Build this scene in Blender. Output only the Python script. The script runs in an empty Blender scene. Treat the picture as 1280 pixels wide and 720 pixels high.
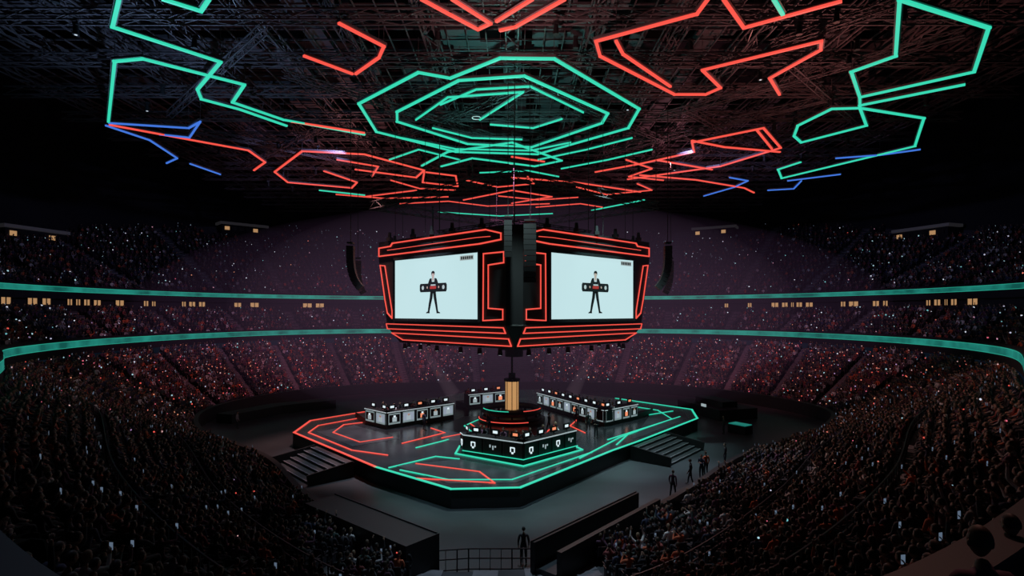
import bpy, bmesh, math, random
from mathutils import Vector, Matrix
random.seed(7)
scene=bpy.context.scene
COL=scene.collection

# ------------------------------------------------------------------ materials
def mat(name,col,rough=.6,metal=0,emit=None,es=0,noise=0,nscale=3,spec=.5,sampling=True):
    m=bpy.data.materials.new(name); m.use_nodes=True
    nt=m.node_tree; b=nt.nodes['Principled BSDF']
    b.inputs['Base Color'].default_value=(*col,1); b.inputs['Roughness'].default_value=rough
    b.inputs['Metallic'].default_value=metal; b.inputs['Specular IOR Level'].default_value=spec
    if emit:
        b.inputs['Emission Color'].default_value=(*emit,1); b.inputs['Emission Strength'].default_value=es
    if noise:
        tc=nt.nodes.new('ShaderNodeTexCoord'); n=nt.nodes.new('ShaderNodeTexNoise'); r=nt.nodes.new('ShaderNodeValToRGB')
        n.inputs['Scale'].default_value=nscale; n.inputs['Detail'].default_value=5
        nt.links.new(tc.outputs['Object'],n.inputs['Vector']); nt.links.new(n.outputs['Fac'],r.inputs['Fac'])
        r.color_ramp.elements[0].position=.3; r.color_ramp.elements[1].position=.7
        r.color_ramp.elements[0].color=tuple(c*(1-noise) for c in col)+(1,)
        r.color_ramp.elements[1].color=tuple(min(1,c*(1+noise)) for c in col)+(1,)
        nt.links.new(r.outputs['Color'],b.inputs['Base Color'])
    if not sampling: m.cycles.emission_sampling='NONE'
    return m
def rand_mat(name,stops,rough=.8,emit=0,sampling=True):
    m=bpy.data.materials.new(name); m.use_nodes=True; nt=m.node_tree; b=nt.nodes['Principled BSDF']
    oi=nt.nodes.new('ShaderNodeObjectInfo'); r=nt.nodes.new('ShaderNodeValToRGB'); r.color_ramp.interpolation='CONSTANT'
    while len(r.color_ramp.elements)<len(stops): r.color_ramp.elements.new(.5)
    for i,(p,c) in enumerate(stops):
        r.color_ramp.elements[i].position=p
    for i,(p,c) in enumerate(stops):
        r.color_ramp.elements[i].color=(*c,1)
    nt.links.new(oi.outputs['Random'],r.inputs['Fac'])
    b.inputs['Roughness'].default_value=rough
    if emit:
        b.inputs['Base Color'].default_value=(.02,.02,.02,1)
        nt.links.new(r.outputs['Color'],b.inputs['Emission Color']); b.inputs['Emission Strength'].default_value=emit
    else: nt.links.new(r.outputs['Color'],b.inputs['Base Color'])
    if not sampling: m.cycles.emission_sampling='NONE'
    return m

GREEN=(.03,.60,.39); RED=(.88,.085,.06); BLUE=(.06,.2,.8)
M_black=mat('black_metal',(.008,.008,.01),.5)
M_truss=mat('truss_metal',(.075,.062,.07),.5,.2,noise=.4,nscale=.6)
M_duct=mat('catwalk_panel',(.04,.034,.042),.7,noise=.5,nscale=.3)
M_floor=mat('arena_floor_paint',(.040,.046,.054),.42,noise=.25,nscale=.25)
M_stage=mat('stage_gloss_deck',(.028,.03,.036),.22,noise=.35,nscale=.5)
M_stage2=mat('stage_panel_deck',(.05,.055,.065),.3,noise=.3,nscale=.7)
M_skirt=mat('stage_skirt',(.012,.014,.016),.5)
M_step=mat('stair_tread',(.03,.034,.04),.5)
M_conc=mat('bowl_concrete',(.05,.05,.062),.85,noise=.3,nscale=.8)
M_cap=mat('parapet_cap',(.03,.033,.042),.6)
M_aisle=mat('aisle_steps',(.17,.16,.19),.8,noise=.2,nscale=2)
M_wall=mat('arena_wall_paint',(.012,.013,.02),.9,noise=.3,nscale=.2)
M_roof=mat('roof_deck',(.006,.006,.009),.9,noise=.3,nscale=.2)
M_green=mat('led_green',(.02,.02,.02),.5,emit=GREEN,es=1.15)
M_red=mat('led_red',(.02,.02,.02),.5,emit=RED,es=1.1)
M_blue=mat('led_blue',(.02,.02,.02),.5,emit=BLUE,es=.9)
M_edge=mat('ribbon_edge_led',(.02,.02,.02),.5,emit=(.03,.5,.36),es=.65,sampling=False)
M_screen=mat('led_screen_white',(.02,.02,.02),.4,emit=(.54,.76,.79),es=1.0)
M_ink=mat('screen_dark_figure',(.008,.01,.012),.6)
M_inkred=mat('screen_red_figure',(.3,.03,.03),.6,emit=(.5,.03,.02),es=.5)
M_inkgrey=mat('screen_grey_figure',(.3,.32,.33),.6,emit=(.5,.6,.6),es=.6)
M_inkskin=mat('screen_skin_figure',(.3,.32,.33),.6,emit=(.5,.27,.18),es=.6)
M_warm=mat('suite_window_glass',(.05,.03,.02),.3,emit=(1,.55,.25),es=.4,sampling=False)
M_gold=mat('gold_column',(.55,.36,.16),.35,.7,emit=(1,.52,.2),es=.5,noise=.3,nscale=3)
M_deskw=mat('desk_front_white',(.4,.42,.44),.35,emit=(.55,.75,.78),es=.3)
M_glyph=mat('desk_logo_light',(.3,.3,.3),.4,emit=(.75,.9,.95),es=.95,sampling=False)
M_glyph2=mat('desk_logo_dim',(.3,.3,.3),.4,emit=(.5,.62,.66),es=.6,sampling=False)
M_image=mat('desk_image_panel',(.1,.1,.1),.4,emit=(.42,.5,.62),es=.6,sampling=False)
M_monitor=mat('monitor_screen',(.02,.02,.02),.3,emit=(.5,.75,.85),es=1.0,sampling=False)
M_monred=mat('monitor_screen_red',(.02,.02,.02),.3,emit=(1,.32,.16),es=.9,sampling=False)
M_seat=mat('seat_plastic',(.02,.018,.025),.5)
M_lens=mat('spotlight_lens',(.1,.1,.1),.2,emit=(.8,.9,1),es=.7,sampling=False)
M_rail=mat('rail_steel',(.07,.07,.08),.4,.8)
M_booth=mat('broadcast_booth_panel',(.2,.2,.23),.6,emit=(.4,.38,.42),es=.025,sampling=False)  # faint emission makes the panels look lit; they are no lamps

def ribbon_mat():
    m=mat('ribbon_display_led',(.01,.02,.02),.4,emit=(.02,.38,.31),es=.45,sampling=False)
    nt=m.node_tree; b=nt.nodes['Principled BSDF']
    tc=nt.nodes.new('ShaderNodeTexCoord'); n=nt.nodes.new('ShaderNodeTexNoise'); r=nt.nodes.new('ShaderNodeValToRGB')
    n.inputs['Scale'].default_value=.35; n.inputs['Detail'].default_value=6
    nt.links.new(tc.outputs['Object'],n.inputs['Vector']); nt.links.new(n.outputs['Fac'],r.inputs['Fac'])
    e=r.color_ramp.elements; e[0].position=.35; e[0].color=(.008,.18,.15,1); e[1].position=.65; e[1].color=(.03,.5,.4,1)
    nt.links.new(r.outputs['Color'],b.inputs['Emission Color'])
    return m
M_ribbon=ribbon_mat()
def volmat(name,col,st):
    m=bpy.data.materials.new(name); m.use_nodes=True; nt=m.node_tree; nt.nodes.clear()
    o_=nt.nodes.new('ShaderNodeOutputMaterial'); e=nt.nodes.new('ShaderNodeEmission'); e.inputs['Color'].default_value=(*col,1); e.inputs['Strength'].default_value=st
    nt.links.new(e.outputs[0],o_.inputs['Volume']); m.cycles.emission_sampling='NONE'; return m

# ------------------------------------------------------------------ mesh builder
class MB:
    def __init__(s): s.v=[]; s.f=[]; s.m=[]; s.mats=[]
    def mi(s,m):
        if m not in s.mats: s.mats.append(m)
        return s.mats.index(m)
    def quad(s,pts,m):
        n=len(s.v); s.v+= [tuple(p) for p in pts]; s.f.append(tuple(range(n,n+len(pts)))); s.m.append(s.mi(m))
    def hexa(s,b,t,m):
        n=len(s.v); k=len(b); s.v+=[tuple(p) for p in b]+[tuple(p) for p in t]; i=s.mi(m)
        s.f.append(tuple(range(n+k-1,n-1,-1))); s.m.append(i)
        s.f.append(tuple(range(n+k,n+2*k))); s.m.append(i)
        for j in range(k):
            s.f.append((n+j,n+(j+1)%k,n+k+(j+1)%k,n+k+j)); s.m.append(i)
    def prism(s,poly,z0,z1,m): s.hexa([(x,y,z0) for x,y in poly],[(x,y,z1) for x,y in poly],m)
    def box(s,c,d,m,rz=0):
        cx,cy,cz=c; a,b,h=d[0]/2,d[1]/2,d[2]/2; co,si=math.cos(rz),math.sin(rz)
        P=[(cx+x*co-y*si,cy+x*si+y*co) for x,y in((-a,-b),(a,-b),(a,b),(-a,b))]
        s.prism(P,cz-h,cz+h,m)
    def beam(s,p,q,w,h,m,ext=0):
        p=Vector(p);q=Vector(q); d=(q-p)
        if d.length<1e-5: return
        d.normalize(); p=p-d*ext; q=q+d*ext
        up=Vector((0,0,1)) if abs(d.z)<.95 else Vector((0,1,0))
        sd=d.cross(up).normalized()*w/2; u=sd.cross(d).normalized()*h/2
        s.hexa([p-sd-u,p+sd-u,p+sd+u,p-sd+u],[q-sd-u,q+sd-u,q+sd+u,q-sd+u],m)
    def cyl(s,c,r,z0,z1,m,n=24,r2=None):
        r2=r if r2 is None else r2
        s.hexa([(c[0]+r*math.cos(2*math.pi*i/n),c[1]+r*math.sin(2*math.pi*i/n),z0) for i in range(n)],
               [(c[0]+r2*math.cos(2*math.pi*i/n),c[1]+r2*math.sin(2*math.pi*i/n),z1) for i in range(n)],m)
    def poly(s,pts,z,w,h,m):
        for a,b in zip(pts,pts[1:]): s.beam((a[0],a[1],z),(b[0],b[1],z),w,h,m,ext=w/2)
    def obj(s,name,parent=None):
        me=bpy.data.meshes.new(name); me.from_pydata(s.v,[],s.f)
        for m in s.mats: me.materials.append(m)
        me.polygons.foreach_set('material_index',s.m); me.update()
        bm=bmesh.new(); bm.from_mesh(me); bmesh.ops.recalc_face_normals(bm,faces=bm.faces); bm.to_mesh(me); bm.free()
        o=bpy.data.objects.new(name,me); COL.objects.link(o)
        if parent: o.parent=parent
        return o
def empty(name,loc=(0,0,0)):
    e=bpy.data.objects.new(name,None); e.location=loc; COL.objects.link(e); return e

# ------------------------------------------------------------------ bowl plan (metres)
I=[(0,85),(20,83),(31,74),(35,62),(29.5,52),(17.6,41.5),(10.8,33.3),(4.4,26.3),(0,25),(-5,25.5),(-12,32),(-18.5,41),(-29,51),(-34,62),(-31,74),(-20,83)]
O=[(0,110),(29,106),(44,93),(50,72),(45.5,52),(30.5,33),(19.5,19),(7.9,8.3),(0,4.2),(-7,7.3),(-20,20),(-35,38.5),(-46,52),(-50,72),(-44,93),(-29,106)]
N=16
def cr(L,u):
    i=math.floor(u); t=u-i; a,b,c,d=[L[(i+k)%N] for k in(-1,0,1,2)]
    return tuple(.5*(2*b[k]+(c[k]-a[k])*t+(2*a[k]-5*b[k]+4*c[k]-d[k])*t*t+(3*b[k]-a[k]-3*c[k]+d[k])*t**3) for k in(0,1))
def outp(u,off):
    x,y=cr(O,u); x1,y1=cr(O,u+.02); x0,y0=cr(O,u-.02)
    tx,ty=x1-x0,y1-y0; l=math.hypot(tx,ty); return (x-ty/l*off, y+tx/l*off)
def sm(x): x=max(0,min(1,x)); return x*x*(3-2*x)
def nearness(u):   # 0 far, 1 near camera
    d=abs(((u+8)%16)-8); return sm((d-4)/3)
def low(u,t):
    a=cr(I,u); b=cr(O,u); n=nearness(u)
    z=.5+(6.3+1.4*n-.5)*t**(1.1+.4*n)
    if t<=0: z=.5
    return (a[0]+(b[0]-a[0])*t,a[1]+(b[1]-a[1])*t,z)
def mid(u,t):
    x,y=outp(u,.6+6.3*t); return (x,y,8.2+3.9*t)
def topz(u):
    d=abs(((u+8)%16)-8); return 31-8*sm((d-1.2)/2.0)
def upp(u,t):
    x,y=outp(u,7.3+22*t); return (x,y,15.0+(topz(u)-15.0)*t)
UA,UB=-5.7,5.7

def tier(name,fn,rows,u0,u1,n,aisles):
    mb=MB()
    us=[u0+(u1-u0)*i/n for i in range(n+1)]
    for r in range(rows):
        t0=r/rows; t1=(r+1)/rows
        for a,b in zip(us,us[1:]):
            p0,p1=fn(a,t0),fn(b,t0); q0,q1=fn(a,t1),fn(b,t1)
            za,zb=p0[2],p1[2]
            mb.quad([(p0[0],p0[1],za),(p1[0],p1[1],zb),(q1[0],q1[1],zb),(q0[0],q0[1],za)],M_conc)
            mb.quad([(q0[0],q0[1],za),(q1[0],q1[1],zb),q1,q0],M_conc)
    for u in aisles:
        for r in range(rows):
            for h in(0,.5):
                p=Vector(fn(u,(r+h)/rows)); q=Vector(fn(u,(r+h+.5)/rows)); z=fn(u,r/rows)[2]; zn=fn(u,(r+1)/rows)[2]
                zt=z+.02+(zn-z)*h
                mb.beam((p.x,p.y,zt-.05),(q.x,q.y,zt-.05),1.1,.12,M_aisle)
    return mb.obj(name)
A_low=[i*.5+.25 for i in range(32)]
A_arc=[-5.5+.5*i for i in range(23)]
tier('lower_seating_tier',low,22,0,16,256,A_low)
tier('middle_seating_tier',mid,7,UA,UB,160,A_arc)
tier('upper_seating_tier',upp,22,UA,UB,160,A_arc)

def strip(mb,fn0,fn1,u0,u1,n,m):
    for i in range(n):
        a=u0+(u1-u0)*i/n; b=u0+(u1-u0)*(i+1)/n
        mb.quad([fn0(a),fn0(b),fn1(b),fn1(a)],m)
# ribbon displays
def rib(name,off,z0,z1):
    mb=MB(); f=lambda o,z:(lambda u:(*outp(u,o),z))
    strip(mb,f(off,z0+.06),f(off,z1-.06),UA,UB,220,M_ribbon)
    strip(mb,f(off-.02,z1-.06),f(off-.02,z1),UA,UB,220,M_edge)
    strip(mb,f(off-.02,z0),f(off-.02,z0+.06),UA,UB,220,M_edge)
    strip(mb,f(off+.05,z0-.9),f(off+.05,z1+.3),UA,UB,220,M_wall)
    strip(mb,f(off+.45,z0-.9),f(off+.45,z1+.3),UA,UB,220,M_wall)
    strip(mb,f(off+.05,z0-.9),f(off+.45,z0-.9),UA,UB,220,M_wall)
    strip(mb,f(off+.05,z1+.3),f(off+.45,z1+.3),UA,UB,220,M_wall)
    return mb.obj(name)
rib('ribbon_display',0,7.98,8.74)
rib('ribbon_display',6.6,14.55,15.2)
# suite wall behind the middle tier, with lit windows
mb=MB(); f=lambda o,z:(lambda u:(*outp(u,o),z))
strip(mb,f(7.1,11.9),f(7.1,15.0),UA,UB,200,M_wall)
mb.obj('wall_suite')
mb=MB(); u=UA
while u<UB:
    du=random.uniform(.03,.09)
    if random.random()<.62:
        z1=random.choice([14.1,14.1,13.6]); g=7.05
        mb.quad([(*outp(u,g),12.9),(*outp(u+du*.8,g),12.9),(*outp(u+du*.8,g),z1),(*outp(u,g),z1)],M_warm)
        for k in(0,.4,.8):
            x,y=outp(u+du*k,g-.03); mb.box((x,y,(12.9+z1)/2),(.1,.1,z1-12.9),M_black)
    u+=du+ (random.uniform(.05,.25) if random.random()<.3 else .01)
mb.obj('window_1')
# broadcast booths at the top of the upper tier
for u in(-1.55,1.2,-2.6,2.3):
    x,y=outp(u,26.5); x1,y1=outp(u+.05,26.5); a=math.atan2(y1-y,x1-x); z=topz(u)-2
    mb=MB(); mb.box((x,y,z+.5),(9,3,2.4),M_wall,a); mb.box((x,y,z+2.0),(9.6,3.6,.5),M_booth,a)
    for i in range(6):
        d=(i-2.5)*1.4; bx,by=outp(u,24.9); mb.box((bx+math.cos(a)*d,by+math.sin(a)*d,z+.95),(.9,.12,.7),M_warm if i%4==0 else M_black,a)
    mb.obj('broadcast_booth')
# outer wall, roof, floor
mb=MB(); strip(mb,lambda u:(*outp(u,29.4),topz(u)-1),lambda u:(*outp(u,29.4),46),UA,UB,160,M_wall); mb.obj('wall_back')
mb=MB(); mb.box((0,70,46.2),(260,220,.4),M_roof)
for i in range(24): mb.box((0,-20+i*8,45.4),(240,.5,1.3),M_roof)
mb.obj('ceiling')
mb=MB(); mb.box((0,58,-.1),(90,80,.2),M_floor); mb.obj('floor')
# floor-side barrier in front of first row
mb=MB()
fi=lambda k,z:(lambda u:(cr(I,u)[0]*k,57+(cr(I,u)[1]-57)*k,z))
BU0,BU1=-6.4,6.4
for k0,k1,z0,z1 in((.975,.975,0,1.45),(.99,.99,0,1.45),(.975,.99,1.45,1.45)):
    strip(mb,fi(k0,z0),fi(k1,z1),BU0,BU1,200,M_skirt)
mb.obj('crowd_barrier')
# near parapet of the camera-side stand
mb=MB()
pa=lambda o,z:(lambda u:(*outp(u,o),z))
ZP=9.5
for (o0,z0,o1,z1,m) in((.05,7.4,.05,ZP,M_skirt),(.4,7.4,.4,ZP,M_skirt),(0,ZP,.45,ZP,M_cap),(0,ZP-.08,0,ZP,M_cap),(.45,ZP-.08,.45,ZP,M_cap)):
    strip(mb,pa(o0,z0),pa(o1,z1),5.75,10.25,80,m)
strip(mb,pa(.4,8.3),pa(3.0,8.3),5.75,10.25,80,M_cap)
mb.obj('parapet_wall')

# ------------------------------------------------------------------ people
M_skin=rand_mat('skin',[(0,(.32,.19,.14)),(.4,(.42,.26,.2)),(.7,(.2,.11,.07)),(.85,(.3,.17,.12))],.6)
M_hair=rand_mat('hair',[(0,(.01,.008,.007)),(.45,(.03,.02,.014)),(.75,(.07,.045,.03)),(.95,(.2,.14,.09))],.6)
M_shirt=rand_mat('shirt',[(0,(.02,.02,.028)),(.3,(.06,.06,.075)),(.46,(.22,.05,.05)),(.54,(.04,.05,.1)),(.66,(.28,.27,.3)),(.72,(.1,.04,.08)),(.85,(.55,.13,.06)),(.90,(.05,.08,.08)),(.96,(.6,.6,.62))],.85)
M_pants=mat('trousers',(.03,.032,.045),.8)
M_shoe=mat('shoes',(.05,.05,.05),.6)
M_phone=mat('phone_body',(.02,.02,.02),.3,emit=(.5,.7,1),es=.18,sampling=False)
M_eye=mat('eyes',(.02,.015,.01),.2)
PM=[M_skin,M_hair,M_shirt,M_pants,M_shoe,M_eye,M_phone]
def skin_part(verts,edges,rad,sub):
    me=bpy.data.meshes.new('t'); me.from_pydata(verts,edges,[]); o=bpy.data.objects.new('t',me); COL.objects.link(o)
    md=o.modifiers.new('s','SKIN'); md.branch_smoothing=.4
    if not me.skin_vertices:
        bpy.context.view_layer.update()
    for i,sv in enumerate(me.skin_vertices[0].data):
        r=rad[i]; sv.radius=r if isinstance(r,tuple) else (r,r); sv.use_root=(i==0)
    s=o.modifiers.new('u','SUBSURF'); s.levels=sub; s.render_levels=sub
    dg=bpy.context.evaluated_depsgraph_get(); ev=o.evaluated_get(dg); r=bpy.data.meshes.new_from_object(ev)
    V=[v.co.copy() for v in r.vertices]; F=[tuple(p.vertices) for p in r.polygons]
    bpy.data.objects.remove(o); bpy.data.meshes.remove(me); bpy.data.meshes.remove(r)
    return V,F
def segdist(p,a,b):
    ab=b-a; t=max(0,min(1,(p-a).dot(ab)/max(1e-9,ab.length_squared))); return (p-a-ab*t).length
def person(name,J,long_hair=False,phone=False,head_tilt=0,sleeves=True):
    """J: joints dict; body grown as one skinned surface from the pelvis"""
    names=['pelvis','waist','chest','neck','nape']; rad=[(.135,.11),(.125,.095),(.155,.10),(.06,.06),(.052,.052)]
    E=[(0,1,3-1),(1,2,2),(2,3,2),(3,4,0)]
    V=[Vector(J[n]) for n in names]
    for sd in('L','R'):
        b=len(V)
        V+=[Vector(J[k+sd]) for k in('sh','el','wr','pa')]; rad+=[.072,.05,.032,(.042,.022)]
        E+=[(2,b,2),(b,b+1,2),(b+1,b+2,2 if sleeves else 0),(b+2,b+3,0)]
        c=len(V)
        V+=[Vector(J[k+sd]) for k in('hi','kn','an','to')]; rad+=[.095,.065,.045,.042]
        E+=[(0,c,3),(c,c+1,3),(c+1,c+2,3),(c+2,c+3,4)]
    v,f=skin_part([tuple(x) for x in V],[(a,b) for a,b,_ in E],rad,1)
    VV=list(v); FF=list(f); MM=[]
    for q in f:
        c=sum((v[i] for i in q),Vector())/len(q)
        best=min(E,key=lambda e:segdist(c,V[e[0]],V[e[1]])); MM.append(best[2])
    # fingers
    for sd in('L','R'):
        w=Vector(J['wr'+sd]); p=Vector(J['pa'+sd]); d=(p-w).normalized(); sx=1 if sd=='R' else -1
        side=d.cross(Vector((0,0,1)));
        if side.length<.2: side=Vector((1,0,0))
        side.normalize(); nrm=side.cross(d)
        if nrm.z>0: nrm=-nrm
        for k,(o,l) in enumerate(((-.027,.065),(-.009,.078),(.009,.074),(.026,.058))):
            a=p+side*o; b=a+d*l*.5+nrm*.006; c=a+d*l*.9+nrm*.03
            vv,ff=skin_part([tuple(a-d*.02),tuple(b),tuple(c)],[(0,1),(1,2)],[.0095,.009,.0075],1)
            n=len(VV); VV+=vv; FF+=[tuple(i+n for i in q) for q in ff]; MM+=[0]*len(ff)
        inn=-side if side.x*sx>0 else side
        a=w+d*.03+inn*.02; b=a+inn*.03+d*.025+nrm*.01; c=b+d*.035+inn*.005+nrm*.01
        vv,ff=skin_part([tuple(a),tuple(b),tuple(c)],[(0,1),(1,2)],[.012,.010,.008],1)
        n=len(VV); VV+=vv; FF+=[tuple(i+n for i in q) for q in ff]; MM+=[0]*len(ff)
    me=bpy.data.meshes.new(name); bm=bmesh.new()
    bv=[bm.verts.new(x) for x in VV]
    for q,m in zip(FF,MM):
        try: fc=bm.faces.new([bv[i] for i in q]); fc.material_index=m; fc.smooth=True
        except Exception: pass
    hc=Vector(J['nape'])+Vector((0,.025,.115)); R=Matrix.Rotation(head_tilt,4,'X')
    def sph(scale,loc,m,seg=16,rng=10,fn=None,dele=None):
        r=bmesh.ops.create_uvsphere(bm,u_segments=seg,v_segments=rng,radius=1)
        vs=r['verts']; fs=set(fc for x in vs for fc in x.link_faces)
        if dele:
            kill=[fc for fc in fs if dele(fc.calc_center_median())]; 
            for fc in kill: fs.discard(fc)
            bmesh.ops.delete(bm,geom=kill,context='FACES'); vs=[x for x in vs if x.is_valid]
        for fc in fs: fc.material_index=m; fc.smooth=True
        for x in vs:
            c=x.co.copy()
            if fn: c=fn(c)
            c=Vector((c.x*scale[0],c.y*scale[1],c.z*scale[2]))+Vector(loc)
            x.co=hc+(R@c)
    def face(c):
        c=c.copy()
        if c.z<0: k=1-.28*(-c.z)**1.5; c.x*=k; c.y*=(1-.12*(-c.z)) 
        if c.y>.75 and abs(c.x)<.25 and -.35<c.z<.1: c.y+=.22
        return c
    sph((.076,.095,.118),(0,0,0),0,16,12,face)
    sph((.084,.104,.122),(0,-.008,.012),1,16,12,None,lambda c:(c.y>.15 and c.z<.45) or c.z<(-.9 if long_hair else -.35))
    for s in(-1,1):
        sph((.014,.024,.03),(s*.078,-.005,-.01),0,8,6)
        sph((.012,.008,.009),(s*.03,.088,.012),5,8,6)
    sph((.024,.006,.006),(0,.085,-.058),5,8,4)
    if long_hair: sph((.085,.045,.14),(0,-.075,-.10),1,12,8)
    if phone:
        p=Vector(J['paR'])+Vector((0,.03,.05)); r=bmesh.ops.create_cube(bm,size=1)
        for x in r['verts']: x.co=Vector((x.co.x*.075,x.co.y*.012,x.co.z*.15))+p
        for fc in set(fc for x in r['verts'] for fc in x.link_faces): fc.material_index=6
    bm.to_mesh(me); bm.free()
    for m in PM: me.materials.append(m)
    return me
def sit(arms='lap',lean=0):
    l=lean
    J=dict(pelvis=(0,-.02,.55),waist=(0,-.04+l*.3,.74),chest=(0,-.05+l*.75,.96),neck=(0,-.03+l,1.13),nape=(0,-.01+l*1.1,1.19))
    for s,x in(('L',-1),('R',1)):
        J['sh'+s]=(x*.185,-.04+l*.9,1.06); J['hi'+s]=(x*.1,.06,.53); J['kn'+s]=(x*.14,.44,.52); J['an'+s]=(x*.14,.42,.09); J['to'+s]=(x*.15,.60,.05)
        J['el'+s]=(x*.25,.04+l*.7,.80); J['wr'+s]=(x*.15,.26+l*.3,.68); J['pa'+s]=(x*.12,.34+l*.3,.66)
    if arms=='clap':
        for s,x in(('L',-1),('R',1)): J['el'+s]=(x*.25,.14,.88); J['wr'+s]=(x*.06,.32,1.06); J['pa'+s]=(x*.035,.36,1.14)
    if arms=='up':
        for s,x in(('L',-1),('R',1)): J['el'+s]=(x*.33,.08,1.25); J['wr'+s]=(x*.27,.14,1.52); J['pa'+s]=(x*.26,.16,1.61)
    if arms=='phone':
        J['elR']=(.27,.2,1.02); J['wrR']=(.16,.36,1.22); J['paR']=(.14,.38,1.30)
    if arms=='desk':
        for s,x in(('L',-1),('R',1)): J['el'+s]=(x*.25,.1,.84); J['wr'+s]=(x*.17,.36,.8); J['pa'+s]=(x*.16,.44,.79)
    return J
def stand(arms='down',stride=0):
    J=dict(pelvis=(0,0,.95),waist=(0,0,1.12),chest=(0,-.01,1.34),neck=(0,0,1.5),nape=(0,.01,1.56))
    for s,x in(('L',-1),('R',1)):
        g=stride*x
        J['sh'+s]=(x*.185,0,1.43); J['hi'+s]=(x*.095,0,.9); J['kn'+s]=(x*.11,.03+g*.5,.5); J['an'+s]=(x*.12,g-.02,.09); J['to'+s]=(x*.13,g+.16,.045)
        J['el'+s]=(x*.25,-.03-g*.3,1.14); J['wr'+s]=(x*.25,.06-g*.5,.9); J['pa'+s]=(x*.245,.09-g*.6,.82)
    if arms=='fold':
        for s,x in(('L',-1),('R',1)): J['wr'+s]=(x*.04,.2,1.2); J['pa'+s]=(-x*.05,.22,1.22)
    return J
crowd_col=bpy.data.collections.new('spectator_variants')
P_sit=[person('sit_lap',sit()),person('sit_clap',sit('clap')),person('sit_lean',sit('lap',.16),head_tilt=-.1),person('sit_phone',sit('phone'),phone=True),person('sit_long_hair',sit('lap',.05),long_hair=True),person('sit_cheer',sit('up'))]
for i,me in enumerate(P_sit):
    o=bpy.data.objects.new('seated_spectator_%s'%'abcdef'[i],me); crowd_col.objects.link(o)
me_desk=person('sit_desk',sit('desk',.08)); me_stand=person('stand',stand()); me_walk=person('walk',stand('down',.2)); me_fold=person('fold',stand('fold'))
# seat
sb=MB(); sb.box((0,0,.42),(.46,.42,.05),M_seat)
sb.hexa([(-.23,-.2,.44),(.23,-.2,.44),(.23,-.25,.44),(-.23,-.25,.44)],[(-.21,-.28,.86),(.21,-.28,.86),(.21,-.32,.86),(-.21,-.32,.86)],M_seat)
sb.box((-.2,-.05,.2),(.04,.3,.4),M_seat); sb.box((.2,-.05,.2),(.04,.3,.4),M_seat)
sb.box((-.25,0,.6),(.03,.36,.03),M_seat); sb.box((.25,0,.6),(.03,.36,.03),M_seat)
so=sb.obj('arena_seat'); COL.objects.unlink(so); seat_col=bpy.data.collections.new('seat_variants'); seat_col.objects.link(so)
def bead_col(name,m,r):
    me=bpy.data.meshes.new(name); bm=bmesh.new(); bmesh.ops.create_icosphere(bm,subdivisions=1,radius=r); bm.to_mesh(me); bm.free(); me.materials.append(m)
    o=bpy.data.objects.new(name,me); c=bpy.data.collections.new(name+'_src'); c.objects.link(o); return c
def scatter(name,pts,col,nvar):
    """pts: (x,y,z,rot,scale,idx)"""
    me=bpy.data.meshes.new(name); me.from_pydata([p[:3] for p in pts],[],[])
    for an,ty,k in(('rot','FLOAT',3),('scl','FLOAT',4),('vid','INT',5)):
        a=me.attributes.new(an,ty,'POINT'); a.data.foreach_set('value',[p[k] for p in pts])
    o=bpy.data.objects.new(name,me); COL.objects.link(o)
    ng=bpy.data.node_groups.new(name+'_gn','GeometryNodeTree')
    ng.interface.new_socket('Geometry',in_out='INPUT',socket_type='NodeSocketGeometry'); ng.interface.new_socket('Geometry',in_out='OUTPUT',socket_type='NodeSocketGeometry')
    n=ng.nodes; gi=n.new('NodeGroupInput'); go=n.new('NodeGroupOutput'); ip=n.new('GeometryNodeInstanceOnPoints'); ci=n.new('GeometryNodeCollectionInfo')
    ci.inputs['Collection'].default_value=col; ci.inputs['Separate Children'].default_value=True; ci.inputs['Reset Children'].default_value=True
    def at(nm,ty):
        a=n.new('GeometryNodeInputNamedAttribute'); a.data_type=ty; a.inputs['Name'].default_value=nm; return a.outputs['Attribute']
    cx=n.new('ShaderNodeCombineXYZ'); er=n.new('FunctionNodeEulerToRotation'); L=ng.links
    L.new(at('rot','FLOAT'),cx.inputs['Z']); L.new(cx.outputs[0],er.inputs[0]); L.new(er.outputs[0],ip.inputs['Rotation'])
    L.new(at('scl','FLOAT'),ip.inputs['Scale']); L.new(gi.outputs[0],ip.inputs['Points']); L.new(ci.outputs[0],ip.inputs['Instance'])
    ip.inputs['Pick Instance'].default_value=True; L.new(at('vid','INT'),ip.inputs['Instance Index'])
    L.new(ip.outputs[0],go.inputs[0])
    md=o.modifiers.new('instances','NODES'); md.node_group=ng
    return o
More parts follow.
